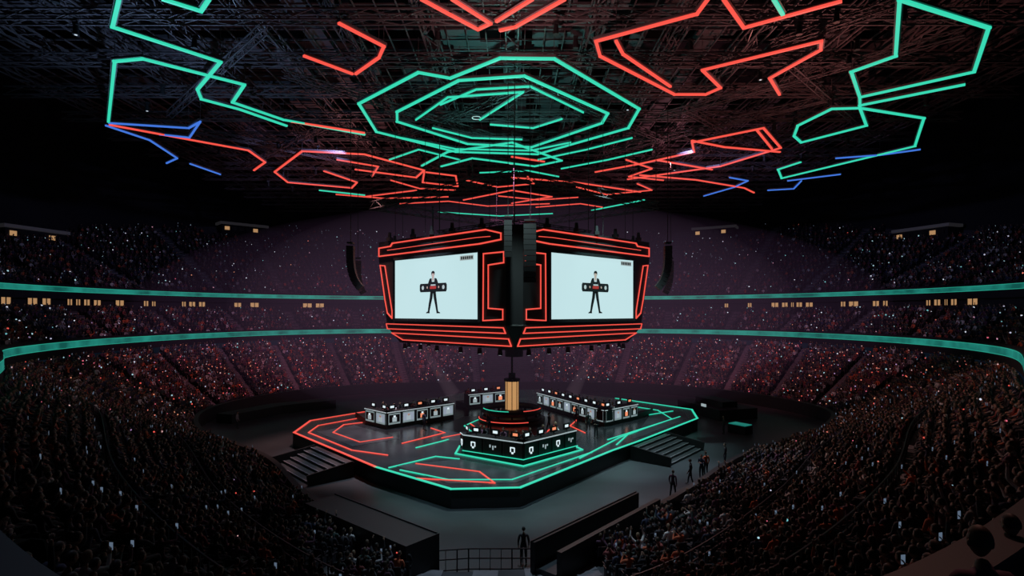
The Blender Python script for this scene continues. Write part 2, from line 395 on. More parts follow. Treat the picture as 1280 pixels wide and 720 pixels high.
def rowpts(fn,rows,u0,u1,aisles,space,fill,skip=None):
    out=[];seats=[]
    for r in range(rows):
        n=900; prev=None; acc=random.random()*space
        for i in range(n+1):
            u=u0+(u1-u0)*i/n; p=fn(u,(r+.42)/rows); 
            if prev:
                acc+=math.hypot(p[0]-prev[0],p[1]-prev[1])
            prev=p
            if acc>=space:
                acc-=space
                ar=abs((u-aisles[0]+.25)%.5-.25)
                du=fn(u+.05,(r+.5)/rows); dl=math.hypot(du[0]-p[0],du[1]-p[1])/.05
                if ar*dl<.8: continue
                z=fn(u,r/rows)[2]
                if skip and skip(p[0],p[1],r,u): continue
                a=fn(u,0); b=fn(u,1); rot=math.atan2(a[1]-b[1],a[0]-b[0])-math.pi/2
                rc=math.atan2(56-p[1],-p[0])-math.pi/2
                dr=(rc-rot+math.pi)%(2*math.pi)-math.pi; rt=rot+.5*dr
                seats.append((p[0],p[1],z,rot,1,0))
                if random.random()<fill:
                    v=random.choices(range(6),[30,10,16,8,18,5])[0]
                    out.append((p[0],p[1],z,rt+random.uniform(-.25,.25),random.uniform(.92,1.06),v))
    return out,seats
def skipc(x,y,r,u):
    if -4.4<x<3.4 and y>13: return True
    return nearness(u)>.12 and r in(7,14)          # cross aisles of the near stand
pl,sl=rowpts(low,22,0,16,A_low,.62,.84,skipc)
pm,sm_=rowpts(mid,7,UA+.05,UB-.05,A_arc,.66,.8)
pu,su=rowpts(upp,22,UA+.05,UB-.05,A_arc,.8,.75,lambda x,y,r,u: r>18 and min(abs(u+1.55),abs(u-1.2),abs(u+2.6),abs(u-2.3))<.22)
near=[(4.1,4.9,8.55,-.1,1.1,0),(-5.9,5.4,8.4,.15,1,4),(5.6,6.1,8.3,0,1,2),(-5.2,4.9,8.3,.1,1,0)]
scatter('spectator_crowd',pl+pm+pu+near,crowd_col,6)
scatter('arena_seats',sl+sm_+su,seat_col,1)
# cross-aisle guard rails in the near stand
mb=MB()
for r in(7,14):
    for (ua,ub) in((4.3,7.3),(8.8,11.7)):
        pr=None
        for i in range(61):
            u=ua+(ub-ua)*i/60; x,y,_=low(u,(r+.06)/22); z=low(u,r/22)[2]
            mb.beam((x,y,z),(x,y,z+.95),.05,.05,M_rail)
            if pr:
                for h in(.5,.95): mb.beam((pr[0],pr[1],pr[2]+h),(x,y,z+h),.05,.05,M_rail)
            pr=(x,y,z)
mb.obj('stand_guard_rails')
# phone / wristband lights
M_lr=rand_mat('wristband_light',[(0,(1,.12,.09)),(.3,(1,.25,.18)),(.5,(.9,.16,.25)),(.68,(1,.38,.22)),(.8,(.9,.5,.5)),(.9,(.5,.3,.6))],.5,.8,False)
M_lw=rand_mat('phone_light',[(0,(.45,.75,.85)),(.3,(.6,.6,.8)),(.5,(.8,.85,1)),(.7,(.75,.35,.5)),(.85,(.2,.6,.65))],.5,.85,False)
lr=[];lw=[]
for (x,y,z,r,s,v) in pl:
    far=sm((y-40)/35); q=random.random(); k=.4+.6*min(1,y/60)
    j=(x+random.uniform(-.2,.2),y+random.uniform(-.3,.1),z+random.uniform(.85,1.3),0,random.uniform(.5,1.15)*k,0)
    if q<.025+.28*far: lr.append(j)
    elif q<.035+.32*far: lw.append(j)
for P,k in((pm,.14),(pu,.10)):
    for (x,y,z,r,s,v) in P:
        if random.random()<k:
            j=(x,y,z+random.uniform(.9,1.35),0,random.uniform(.6,1.35),0); (lw if random.random()<.85 else lr).append(j)
scatter('wristband_lights',lr,bead_col('wristband_bead',M_lr,.08),1)
scatter('phone_lights',lw,bead_col('phone_bead',M_lw,.09),1)

# ------------------------------------------------------------------ stage
ST=[(-19.6,50.1),(-9.5,39),(-3.7,34.1),(.5,34.4),(7.8,43.6),(18.8,56.8),(19.9,62),(13,70),(4.5,78),(-4.5,78),(-16.2,61),(-20.2,55.5)]
mb=MB(); mb.prism(ST,0,1.08,M_skirt)
mb.prism(ST,1.08,1.2,M_stage)
mb.prism([(-8.3,39.4),(-3.9,35.2),(.2,35.4),(4.9,41),(.8,37.8),(-3.8,41)],1.2,1.215,M_stage2)
mb.prism([(-17.6,50.4),(-12.8,45),(-9.6,47.8),(-15,53.4)],1.2,1.215,M_stage2)
mb.prism([(10.2,47.4),(18,57),(18.6,61.2),(14.2,58)],1.2,1.215,M_stage2)
mb.prism([(-5.5,47),(5.5,47),(7,52),(5,58),(-5,58),(-7,52)],1.2,1.212,M_stage2)
mb.obj('stage')
mb=MB()
Sr=[[(-16.0,60.5),(-20.0,55.6),(-19.5,50.1),(-9.5,39.0)],[(-15.0,57.7),(-18.4,53.2),(-18.2,50.1),(-12.5,43.7),(-9.4,42.2)],[(-12.8,56.0),(-16.1,53.6),(-16.0,50.1),(-12.6,46.4),(-10.3,48.2)],[(-6.8,39.8),(-2.2,37.8),(-1.1,35.3),(-6.2,36.3)],[(0.0,65.7),(-3.8,66.9)],[(-9,46),(-6,50),(-7.5,52)],[(5,47),(3,50),(4,53)],[(-6,48),(-3,51),(-4,54)],[(6.5,50),(5.5,53),(6.5,56)]]
Sg=[[(-9.5,39.0),(-3.7,34.1),(0.5,34.4),(7.8,43.6),(10.6,46.8),(18.8,56.8),(19.9,62.0),(13,70)],[(-8.5,38.8),(-5.7,41.8),(-3.9,41.1)],[(5.0,41.3),(9.3,48.2),(16.1,56.4),(16.0,61.5),(13.7,64.1)],[(-7.6,38.2),(-4.1,36.0),(0.0,36.0),(6.1,43.0)],[(8.1,47.3),(17.3,57.7)],[(-7.6,44.5),(-5.4,47.3)],[(-3.5,50),(-4.5,53),(-3.4,56)],[(8.5,45.5),(10.5,50),(14.5,54.5)],[(12,60),(14,58.5),(17.5,61)]]
for k,p in enumerate(Sr): mb.poly(p,1.225,.18 if k==0 else .11,.06,M_red)
for k,p in enumerate(Sg): mb.poly(p,1.225,.18 if k==0 else .11,.06,M_green)
mb.obj('stage_led_strips')
def stairs(cx,cy,nx,ny,w,name='stage_stairs'):
    l=math.hypot(nx,ny); nx/=l; ny/=l; rz=math.atan2(ny,nx)-math.pi/2; mb=MB()
    for i in range(6):
        z=1.03-i*.172; d=.2+.55*i
        mb.box((cx+nx*d,cy+ny*d,z/2),(w,.57,z),M_step,rz); mb.box((cx+nx*(d+.25),cy+ny*(d+.25),z+.006),(w,.06,.014),M_aisle,rz)
    for s in(-1,1):
        px,py=-ny*s*(w/2+.12),nx*s*(w/2+.12)
        a=(cx+px,cy+py); b=(cx+px+nx*3.4,cy+py+ny*3.4)
        mb.beam((*a,.62),(*b,.2),.14,1.1,M_black)
    mb.obj(name)
stairs(-13.8,43.3,-.74,-.67,6.5); stairs(11.8,48.0,.77,-.64,6.5)

# ---- desks
def lerp(a,b,t): return (a[0]+(b[0]-a[0])*t,a[1]+(b[1]-a[1])*t)
def desk(name,path,back,mon_mat,front_mat,img_mat=None,zb=1.75):
    root=empty(name); mb=MB()
    rear=[(p[0]+back[0],p[1]+back[1]) for p in path]
    mb.prism(path+rear[::-1],1.2,zb,M_skirt)
    bl=math.hypot(*back); bu=(back[0]/bl,back[1]/bl)
    zt=zb+.95
    for a,b in zip(path,path[1:]):
        L=math.hypot(b[0]-a[0],b[1]-a[1]); ux,uy=(b[0]-a[0])/L,(b[1]-a[1])/L
        nx,ny=uy,-ux
        if nx*bu[0]+ny*bu[1]>0: nx,ny=-nx,-ny
        q=[a,b,(b[0]-nx*.9,b[1]-ny*.9),(a[0]-nx*.9,a[1]-ny*.9)]
        mb.prism(q,zb,zt,M_black)
        q2=[(a[0]+nx*.05,a[1]+ny*.05),(b[0]+nx*.05,b[1]+ny*.05),(b[0]-nx*.95,b[1]-ny*.95),(a[0]-nx*.95,a[1]-ny*.95)]
        mb.prism(q2,zt,zt+.08,M_black)
        k=max(1,round(L/1.5)); rz=math.atan2(uy,ux); zm=(zb+zt)/2-.12; hh0=.98
        for i in range(k):
            c=lerp(a,b,(i+.5)/k); w=L/k*.86
            mb.box((c[0]+nx*.03,c[1]+ny*.03,zm),(w,.06,hh0),front_mat,rz)
            for s in(-1,1): mb.box((c[0]+nx*.06+ux*w/2*s,c[1]+ny*.06+uy*w/2*s,zm),(.06,.05,hh0+.06),M_rail,rz)
            if front_mat==M_deskw:
                mb.box((c[0]+nx*.07,c[1]+ny*.07,zm+.03),(w*.84,.03,hh0*.72),M_image if i%3==1 else M_black,rz)
                mb.box((c[0]+nx*.09,c[1]+ny*.09,zm-.06),(w*.34,.03,hh0*.42),img_mat if i%3==2 else M_glyph2,rz)
                mb.box((c[0]+nx*.095,c[1]+ny*.095,zm+.22),(w*.16,.03,.17),M_inkskin if i%2 else M_glyph,rz)
            else:
                g=M_glyph if (i%2==0) else M_glyph2
                for (du,dz,ww,hh) in((-.16,.05,.08,.34),(.16,.05,.08,.34),(0,.2,.34,.08),(0,-.18,.16,.14)) if i%2==0 else ((-.2,.1,.1,.2),(.05,.0,.1,.3),(.25,.1,.12,.12)):
                    mb.box((c[0]+nx*.075+ux*du,c[1]+ny*.075+uy*du,zm+dz),(ww,.03,hh),g,rz)
        mb.beam((a[0]+nx*.08,a[1]+ny*.08,zt+.04),(b[0]+nx*.08,b[1]+ny*.08,zt+.04),.05,.07,M_glyph2)
        kk=max(1,int(L/1.35))
        for i in range(kk):
            c=lerp(a,b,(i+.5)/kk); mx,my=c[0]-nx*.35,c[1]-ny*.35
            mb.box((mx,my,zt+.44),(.74,.05,.46),M_black,rz); mb.box((mx-nx*.03,my-ny*.03,zt+.44),(.68,.02,.4),mon_mat,rz)
            mb.box((mx,my,zt+.16),(.06,.05,.2),M_black,rz); mb.box((mx,my,zt+.09),(.3,.2,.02),M_black,rz)
            mb.box((mx-nx*.38,my-ny*.38,zt+.1),(.45,.15,.03),M_rail,rz)
            mb.box((mx+nx*.029,my+ny*.029,zt+.46),(.4,.01,.2),M_monred if i%3==2 else M_glyph,rz)
            qx,qy=c[0]-nx*1.55,c[1]-ny*1.55
            ch=MB(); ch.cyl((0,0),.28,.0,.04,M_black,12); ch.cyl((0,0),.03,.04,.42,M_rail,8); ch.box((0,0,.45),(.5,.48,.08),M_seat)
            ch.hexa([(-.22,-.22,.48),(.22,-.22,.48),(.22,-.3,.48),(-.22,-.3,.48)],[(-.2,-.32,1.25),(.2,-.32,1.25),(.2,-.38,1.25),(-.2,-.38,1.25)],M_seat)
            o=ch.obj('gaming_chair',root); o.location=(qx,qy,zb); o.rotation_euler[2]=math.atan2(ny,nx)-math.pi/2
            p=bpy.data.objects.new('seated_player',me_desk); COL.objects.link(p); p.parent=root
            p.location=(qx,qy,zb+.02); p.rotation_euler[2]=math.atan2(ny,nx)-math.pi/2; p.scale=(1.08,)*3
    mb.obj('booth_counter',root)
    return root
desk('gaming_desk',[(-14.1,53.8),(-11.5,51.4),(-5.9,56.8)],(-1.9,3.4),M_monitor,M_deskw,M_monred)
desk('gaming_desk',[(2.9,64.1),(8.7,52.6),(12.6,56.2)],(2.4,3.4),M_monitor,M_deskw,M_monred)
desk('gaming_desk',[(-3.9,43),(-3.6,42.2),(.8,39.6),(5.0,43.8)],(0,3.6),M_monitor,M_skirt)
desk('gaming_desk',[(-4.9,62.5),(-.7,65.4)],(-1.6,2.2),M_monred,M_deskw,M_monred)
mb=MB(); mb.poly([(-4.3,42.6),(.8,39.1),(5.5,43.8),(4.6,46.2)],1.24,.12,.08,M_green); mb.poly([(-4.3,42.6),(-4.2,45)],1.24,.12,.08,M_green)
mb.poly([(-3.7,42.05),(.8,39.4),(5.1,43.6)],1.6,.06,.05,M_green); mb.obj('desk_underglow_strip')
# ---- central podium with golden column
root=empty('center_podium'); mb=MB(); c=(0,56)
mb.cyl(c,3.3,1.2,1.5,M_skirt,40); mb.cyl(c,2.9,1.5,1.75,M_black,40)
def torus(mb,c,R,r,z,m,n=48,k=8,a0=0,a1=2*math.pi):
    for i in range(n):
        A=a0+(a1-a0)*i/n; B=a0+(a1-a0)*(i+1)/n
        for j in range(k):
            s,t=2*math.pi*j/k,2*math.pi*(j+1)/k
            P=lambda A,s:(c[0]+(R+r*math.cos(s))*math.cos(A),c[1]+(R+r*math.cos(s))*math.sin(A),z+r*math.sin(s))
            mb.quad([P(A,s),P(B,s),P(B,t),P(A,t)],m)
torus(mb,c,2.75,.3,2.25,M_black); torus(mb,c,3.3,.04,1.52,M_red,a0=3.1,a1=5.2); torus(mb,c,2.9,.035,2.52,M_green,a0=3.4,a1=4.6); torus(mb,c,2.9,.035,2.52,M_red,a0=5.1,a1=6.0)
for i in range(12):
    a=i*math.pi/6; mb.box((c[0]+2.75*math.cos(a),c[1]+2.75*math.sin(a),1.95),(.2,.2,.5),M_black,a)
mb.cyl(c,1.1,1.75,2.3,M_black,24); mb.cyl(c,.66,2.3,5.1,M_gold,8)
for i in range(8):
    a=i*math.pi/4; mb.beam((c[0]+.68*math.cos(a),c[1]+.68*math.sin(a),2.3),(c[0]+.68*math.cos(a),c[1]+.68*math.sin(a),5.1),.07,.07,M_black)
mb.cyl(c,.8,5.1,5.35,M_black,24); mb.cyl(c,.35,5.35,5.9,M_black,16); mb.cyl(c,.1,5.9,8.6,M_black,8)
mb.obj('podium_body',root)

# ------------------------------------------------------------------ centre-hung scoreboard
F=(.2,43.5);Lc=(-13.2,55.5);B=(.2,67.5);Rc=(13.6,55.5); U=18.0
faces=[(F,Lc),(F,Rc),(B,Lc),(B,Rc)]
cen=(.2,55.5)
def FP(fi,u,z,off=0):
    a,b=faces[fi]; dx,dy=(b[0]-a[0])/U,(b[1]-a[1])/U; x,y=a[0]+dx*u,a[1]+dy*u
    nx,ny=dy,-dx
    if nx*(x-cen[0])+ny*(y-cen[1])<0: nx,ny=-nx,-ny
    if z<11: off-=(11-z)*.55
    return (x+nx*off,y+ny*off,z)
root=empty('center_hung_scoreboard')
mb=MB()
def ring(z,u0,u1,off=0):
    return [FP(1,u0,z,off),FP(1,u1,z,off),FP(3,u1,z,off),FP(3,u0,z,off),FP(2,u0,z,off),FP(2,u1,z,off),FP(0,u1,z,off),FP(0,u0,z,off)]
R=[ring(18.9,.9,18.0),ring(17.2,.9,18.0),ring(11.0,.9,16.7),ring(10.9,.9,17.0,.1),ring(9.0,.9,16.0)]
for a,b in zip(R,R[1:]):
    for i in range(8): mb.quad([a[i],a[(i+1)%8],b[(i+1)%8],b[i]],M_black)
mb.quad(R[0],M_black); mb.quad(R[-1],M_black)
mb.obj('housing',root)
led=MB(); sc=MB(); fr=MB()
def fl(mb,fi,pts,w,m,off=.06,closed=True):
    P=[FP(fi,u,z,off) for u,z in pts]
    if closed: P.append(P[0])
    for a,b in zip(P,P[1:]): mb.beam(a,b,w,w,m,ext=w/3)
for fi in range(4):
    fl(led,fi,[(17.9,18.3),(16.0,18.35),(15.7,18.62),(3.1,18.7),(1.4,18.25),(1.4,17.75),(3.8,17.6),(17.9,17.5)],.11,M_red)
    fl(led,fi,[(16.5,18.0),(4.2,18.15),(2.6,18.1)],.05,M_red,closed=False)
    fl(led,fi,[(3.35,16.75),(1.1,16.75),(1.1,15.9),(2.8,15.8),(2.8,12.3),(1.2,12.2),(1.2,11.4),(3.4,11.3)],.10,M_red)
    fl(led,fi,[(17.7,16.6),(16.9,16.5),(15.75,12.1),(15.75,11.4),(16.5,11.9),(16.9,13.2)],.10,M_red)
    fl(led,fi,[(16.7,10.85),(1.2,10.75),(1.2,10.3),(16.9,10.35)],.09,M_red,.12)
    fl(led,fi,[(16.5,9.95),(1.1,9.85),(1.1,9.25),(15.2,9.3)],.09,M_red,.12)
    fl(fr,fi,[(3.85,11.25),(15.35,11.25),(15.35,17.05),(3.85,17.05)],.22,M_skirt,.08)
    Q=lambda u,z,o=.1:FP(fi,u,z,o)
    sc.quad([Q(4,11.4),Q(15.2,11.4),Q(15.2,16.9),Q(4,16.9)],M_screen)
    sg=-1 if fi in(0,3) else 1
    uc=9.6
    def pl2(pts,m,o=.115):
        sc.quad([Q(uc+p[0]*sg,14.2+p[1]*.98,o) for p in pts],m)
    # artwork on the screen: standing person holding a wide board
    pl2([(-.16,.5),(-.2,.85),(-.48,.78),(-.58,.6),(-.82,.1),(-.7,.0),(-.44,.38),(-.4,-.3),(-.38,-.55),(.38,-.55),(.4,-.3),(.44,.38),(.7,.0),(.82,.1),(.58,.6),(.48,.78),(.2,.85),(.16,.5)],M_ink)
    pl2([(-.12,.6),(-.13,.95),(.13,.95),(.12,.6)],M_inkskin,.12)
    pl2([(.2*math.cos(a),1.12+.27*math.sin(a)) for a in[i*math.pi/6 for i in range(12)]],M_inkskin,.12)
    pl2([(-.23,1.1),(-.22,1.38),(-.08,1.48),(.12,1.48),(.24,1.36),(.23,1.1),(.16,1.25),(-.1,1.28)],M_ink,.125)
    pl2([(-.39,-.5),(.0,-.5),(-.08,-.95),(-.3,-1.6),(-.5,-2.25),(-.74,-2.25),(-.6,-1.5),(-.46,-.95)],M_ink); pl2([(.0,-.5),(.39,-.5),(.46,-.95),(.56,-1.5),(.7,-2.25),(.46,-2.25),(.28,-1.6),(.08,-.95)],M_ink)
    pl2([(-.76,-2.2),(-.48,-2.2),(-.46,-2.36),(-.98,-2.36),(-.94,-2.28)],M_ink); pl2([(.46,-2.2),(.72,-2.2),(.94,-2.28),(.96,-2.36),(.46,-2.36)],M_ink)
    pl2([(-1.75,-.42),(1.75,-.42),(1.85,-.25),(1.85,.2),(1.75,.36),(-1.75,.36),(-1.85,.2),(-1.85,-.25)],M_ink,.125)
    for sx in(-1,1): pl2([(sx*1.4+.17*math.cos(a),-.02+.2*math.sin(a)) for a in[i*math.pi/4 for i in range(8)]],M_inkgrey,.135)
    pl2([(-.42,-.15),(.42,-.15),(.46,.1),(-.38,.12)],M_inkred,.135); pl2([(-.3,.14),(.36,.14),(.36,.26),(-.3,.26)],M_inkgrey,.135)
    for sx in(-1,1): pl2([(sx*.78+.09*math.cos(a),.0+.12*math.sin(a)) for a in[i*math.pi/4 for i in range(8)]],M_inkskin,.14)
    # caption tag: upper right corner of the picture as the viewer reads it
    u0=4.5 if fi in(0,3) else 13.3
    sc.quad([Q(u0-.05,16.35,.112),Q(u0+1.6,16.35,.112),Q(u0+1.6,16.75,.112),Q(u0-.05,16.75,.112)],M_inkgrey)
    for j in range(6):
        uu=u0+.05+j*.25
        sc.quad([Q(uu,16.43,.118),Q(uu+.17,16.43,.118),Q(uu+.17,16.67,.118),Q(uu,16.67,.118)],M_ink)
led.obj('red_led_trim',root); sc.obj('video_screens',root); fr.obj('screen_frames',root)
# lattice truss helper
def truss(mb,p,q,s,bay,m,w=.07):
    p=Vector(p);q=Vector(q);d=q-p;L=d.length;d.normalize()
    up=Vector((0,0,1)) if abs(d.z)<.9 else Vector((0,1,0)); sd=d.cross(up).normalized()*s/2; u=sd.cross(d).normalized()*s/2
    cs=[-sd-u,sd-u,sd+u,-sd+u]
    for c in cs: mb.beam(p+c,q+c,w,w,m)
    n=max(1,int(L/bay))
    for i in range(n):
        a=p+d*L*i/n; b=p+d*L*(i+1)/n
        for j in range(4):
            c0,c1=cs[j],cs[(j+1)%4]
            if i%2: c0,c1=c1,c0
            mb.beam(a+c0,b+c1,w*.6,w*.6,m)
mb=MB()
for z,s,k in((19.6,.8,.55),(22.5,.7,1.05)):
    P=[(cen[0]+(p[0]-cen[0])*k,cen[1]+(p[1]-cen[1])*k,z) for p in(F,Rc,B,Lc)]
    for a,b in zip(P,P[1:]+P[:1]): truss(mb,a,b,s,1.0,M_truss)
    for p in P: mb.beam(p,(p[0],p[1],31),.06,.06,M_skirt)
for p in[(cen[0]+(q[0]-cen[0])*.6,cen[1]+(q[1]-cen[1])*.6) for q in(F,Rc,B,Lc)]:
    mb.beam((*p,18.9),(*p,22.5),.12,.12,M_truss)
for a,b in faces:
    for t in(.15,.35,.6,.85):
        x,y=lerp(a,b,t); mb.beam((x,y,18.9),(x,y,31),.04,.04,M_skirt)
    for t in(.2,.4,.55,.7,.9):
        x,y=lerp(a,b,t); mb.box((x,y,19.05),(.5,.4,.3),M_black,t*3); mb.cyl((x,y),.18,19.2,19.7,M_black,10,.14)
# under-rig
mb.cyl(cen,1.6,8.3,9.0,M_black,16); mb.cyl(cen,.9,7.6,8.3,M_black,12)
for a,b in faces:
    for t in(.1,.25,.4,.6,.75,.9):
        x,y=lerp(a,b,t); x=cen[0]+(x-cen[0])*.88; y=cen[1]+(y-cen[1])*.88
        mb.cyl((x,y),.22,8.45,8.95,M_black,10,.16); mb.cyl((x,y),.12,8.43,8.45,M_lens,10)
mb.obj('suspension_rig',root)

# ------------------------------------------------------------------ line arrays
def line_array(x,y,ztop,n,rz,curve=.07,w=1.1):
    mb=MB(); px,pz,ang=0,0,0
    mb.box((0,0,.25),(w*.9,.5,.12),M_black); mb.beam((0,0,.2),(0,0,30.6-ztop),.05,.05,M_skirt)
    for i in range(n):
        d=Vector((0,-math.sin(ang),-math.cos(ang))); 
        c0=Vector((0,px,pz)); c1=c0+d*.40; nrm=Vector((0,math.cos(ang),-math.sin(ang)))
        hw=w/2; f0=c0+nrm*.3; b0=c0-nrm*.3; f1=c1+nrm*.3; b1=c1-nrm*.3
        mb.hexa([(-hw,f1.y,f1.z),(hw,f1.y,f1.z),(hw*.8,b1.y,b1.z),(-hw*.8,b1.y,b1.z)],[(-hw,f0.y,f0.z-.03),(hw,f0.y,f0.z-.03),(hw*.8,b0.y,b0.z-.03),(-hw*.8,b0.y,b0.z-.03)],M_black)
        px,pz=c1.y,c1.z; ang+=curve*(i/n)*2
    o=mb.obj('line_array_speaker'); o.location=(x,y,ztop); o.rotation_euler[2]=rz; return o
line_array(-14.4,50,17.9,10,math.radians(95),.10); line_array(13.9,50,17.9,10,math.radians(-95),.10)
line_array(1.35,42.5,18.7,11,math.radians(180),.03,.95); line_array(-.3,42.7,19.0,7,math.radians(180),.02,.6)
line_array(-16.5,60,17.5,9,math.radians(110),.08); line_array(17,60,17.5,9,math.radians(-110),.08)

# ------------------------------------------------------------------ ceiling LED figures + truss grid
CG="""-219,312 -244,342 -203,390 -246,438 -254,458 -234,481 -211,523
-369,512 -276,389 -254,385 -205,429 -232,465 -207,507 -145,549
-194,312 -180,324 -169,312
-128,468 -68,407 -46,417 -8,384 29,385 109,480 110,530 28,618 -61,609 -131,541 -128,468
-100,487 -40,421 9,413 84,491 83,516 21,591 -46,580 -105,512 -100,487
-107,666 -70,609 0,575 57,644 27,669 -45,634 -84,669
216,312 292,343 335,406 282,454 246,406 261,381 216,312
293,472 346,429
282,454 297,478 370,503 423,588 351,729 325,684 335,651
297,478 274,480 267,523 279,554 297,575 331,523 297,478
146,312 158,327
-128,974 -22,1015 71,990
137,959 205,870
-275,801 -220,834"""
CG2="""-29,507 9,443 -52,454 -87,507
-60,470 -28,438 14,432 62,488
-110,560 -60,598 20,604 60,575
-75,530 -40,560 10,565
-20,520 20,530 45,505
30,640 80,600 120,560
-140,640 -100,600 -60,640
60,680 110,640 150,600
-40,700 20,690 60,720"""
CB="""-379,523 -367,567 -379,634 -404,655
-371,516 -306,530 -285,512 -322,559 -345,549
-378,658 -369,708
437,600 408,621 367,634
288,840 310,781 313,743 282,725
366,743 415,708
366,801 398,791 384,743"""
CR="""-374,521 -324,567 -284,603 -287,651 -317,688
-104,338 -84,367 -91,383 -114,409
-141,381 -117,409
-50,312 -37,327 -21,345 -13,338 -33,312
-7,346 2,342 29,312
-9,335 11,312
118,312 142,343 184,314
109,312 108,327 54,360 60,381 130,448 155,448 162,435 137,403 199,360 205,372 192,417 214,448
67,360 75,378 122,432
-295,696 -227,606 -163,618 -108,688 -124,725 -191,684
-295,696 -301,752 -225,786 -208,752 -232,692
-201,512 -144,544
-109,696 -72,716 -75,776 -120,752 -109,696
-75,870 0,801 60,846 0,896
0,628 37,648
-224,846 -137,801
104,696 150,658 198,609 185,575 238,530 285,594 249,669 209,696 152,734
183,569 224,591 291,609
163,712 243,738 326,786 353,817
233,534 277,597
165,641 244,684
0,725 86,752 186,812
-260,829 -196,858 -97,846"""
CR2="""-60,740 -20,780 30,760 20,720
-160,740 -130,790 -80,800
90,780 140,830 200,800 170,760
-20,840 40,870 100,850
-180,900 -100,880 -40,920 60,900
40,930 110,900 150,930
130,640 170,680 150,720 200,740
-200,640 -160,670 -180,720"""
mb=MB()
for S,m,w in((CG,M_green,.21),(CG2,M_green,.10),(CB,M_blue,.14),(CR,M_red,.185),(CR2,M_red,.11)):
    for ln in S.split('\n'):
        P=[tuple(int(v)/10 for v in t.split(',')) for t in ln.split()]
        mb.poly(P,29.4,w,.14,m)
        for a,b in zip(P,P[1:]):
            mb.beam((*a,29.55),(*b,29.55),.4,.14,M_truss,ext=.1)
            mb.beam((*a,29.6),(*a,32),.03,.03,M_truss)
for x,y,r in((-3.2,50.5,.4),(0,66,.35)): torus(mb,(x,y),r,.04,29.5,M_glyph2,20,5)
mb.obj('ceiling_led_lines')
mb=MB()
for i in range(15):
    x=-42+i*6; truss(mb,(x,22,32.4),(x,106,32.4),.9,1.8,M_truss,.11)
for i in range(14):
    y=24+i*6.2; truss(mb,(-44,y,31.2),(44,y,31.2),.7,1.8,M_truss,.1)
for i in range(14):
    x=random.uniform(-30,30); y=random.uniform(28,80); s=random.choice([-1,1])
    truss(mb,(x-8,y-8*s,30.5),(x+8,y+8*s,30.5),.5,1.0,M_truss,.07)
for i in range(60):
    x=-44+i*1.5; mb.beam((x,22,33.3),(x,106,33.3),.08,.12,M_truss)
for i in range(50):
    y=22+i*1.7; mb.beam((-44,y,33.45),(44,y,33.45),.08,.12,M_truss)
mb.obj('ceiling_truss_grid')
mb=MB()
for i in range(190):
    x=random.uniform(-40,40); y=random.uniform(24,100); w,d=random.choice([(6,1.2),(1.2,6),(3,3),(5,2),(2,4.5)])
    mb.box((x,y,33.9+random.uniform(-.2,1)),(w,d,.3),M_duct)
for i in range(5):
    x=-32+i*16; mb.box((x,60,34.9),(1.6,76,.8),M_duct)
mb.obj('ceiling_catwalks')
mb=MB()
for i in range(90):
    x=random.uniform(-36,36); y=random.uniform(30,95); a=random.uniform(0,6)
    mb.box((x,y,30.6),(.4,.3,.16),M_black,a); mb.cyl((x,y),.2,29.9,30.5,M_black,10,.15)
    if random.random()<.08: mb.cyl((x,y),.09,29.88,29.9,M_lens,10)
mb.obj('rig_spotlights')

# ------------------------------------------------------------------ floor items
def wallseg(mb,a,b,w,h,m):
    mb.beam((a[0],a[1],h/2),(b[0],b[1],h/2),w,h,m)
mb=MB(); wallseg(mb,(-10.2,30.0),(-3.9,24.6),1.9,2.0,M_skirt); mb.beam((-9.7,30.7,2.03),(-3.4,25.3,2.03),.06,.06,M_rail); mb.obj('tunnel_wall')
mb=MB(); wallseg(mb,(.9,24.6),(7.0,31.4),.25,1.9,M_skirt); wallseg(mb,(2.0,23.8),(8.0,30.6),.25,1.8,M_skirt); mb.beam((1.45,24.2,.4),(7.5,31,.4),1.1,.8,M_floor); mb.beam((.85,24.6,1.93),(6.95,31.4,1.93),.06,.06,M_rail); mb.obj('tunnel_wall')
def railing(name,pts,h):
    mb=MB()
    for a,b in zip(pts,pts[1:]):
        L=math.dist(a[:2],b[:2]); z=a[2]
        for k in(.15,.6,1.0): mb.beam((a[0],a[1],z+h*k),(b[0],b[1],b[2]+h*k),.05,.05,M_rail)
        n=max(1,int(L/.5))
        for i in range(n+1):
            x,y=lerp(a,b,i/n); mb.beam((x,y,z),(x,y,z+h),.03 if i%4 else .06,.03,M_rail)
    return mb.obj(name)
railing('guard_railing',[(-4.6,25.4,0),(-2,25.8,0),(1,25.8,0)],1.1)
railing('guard_railing',[(-18.9,40.9,.0),(-16.5,37.4,.0),(-13.2,33.6,.0)],1.3)
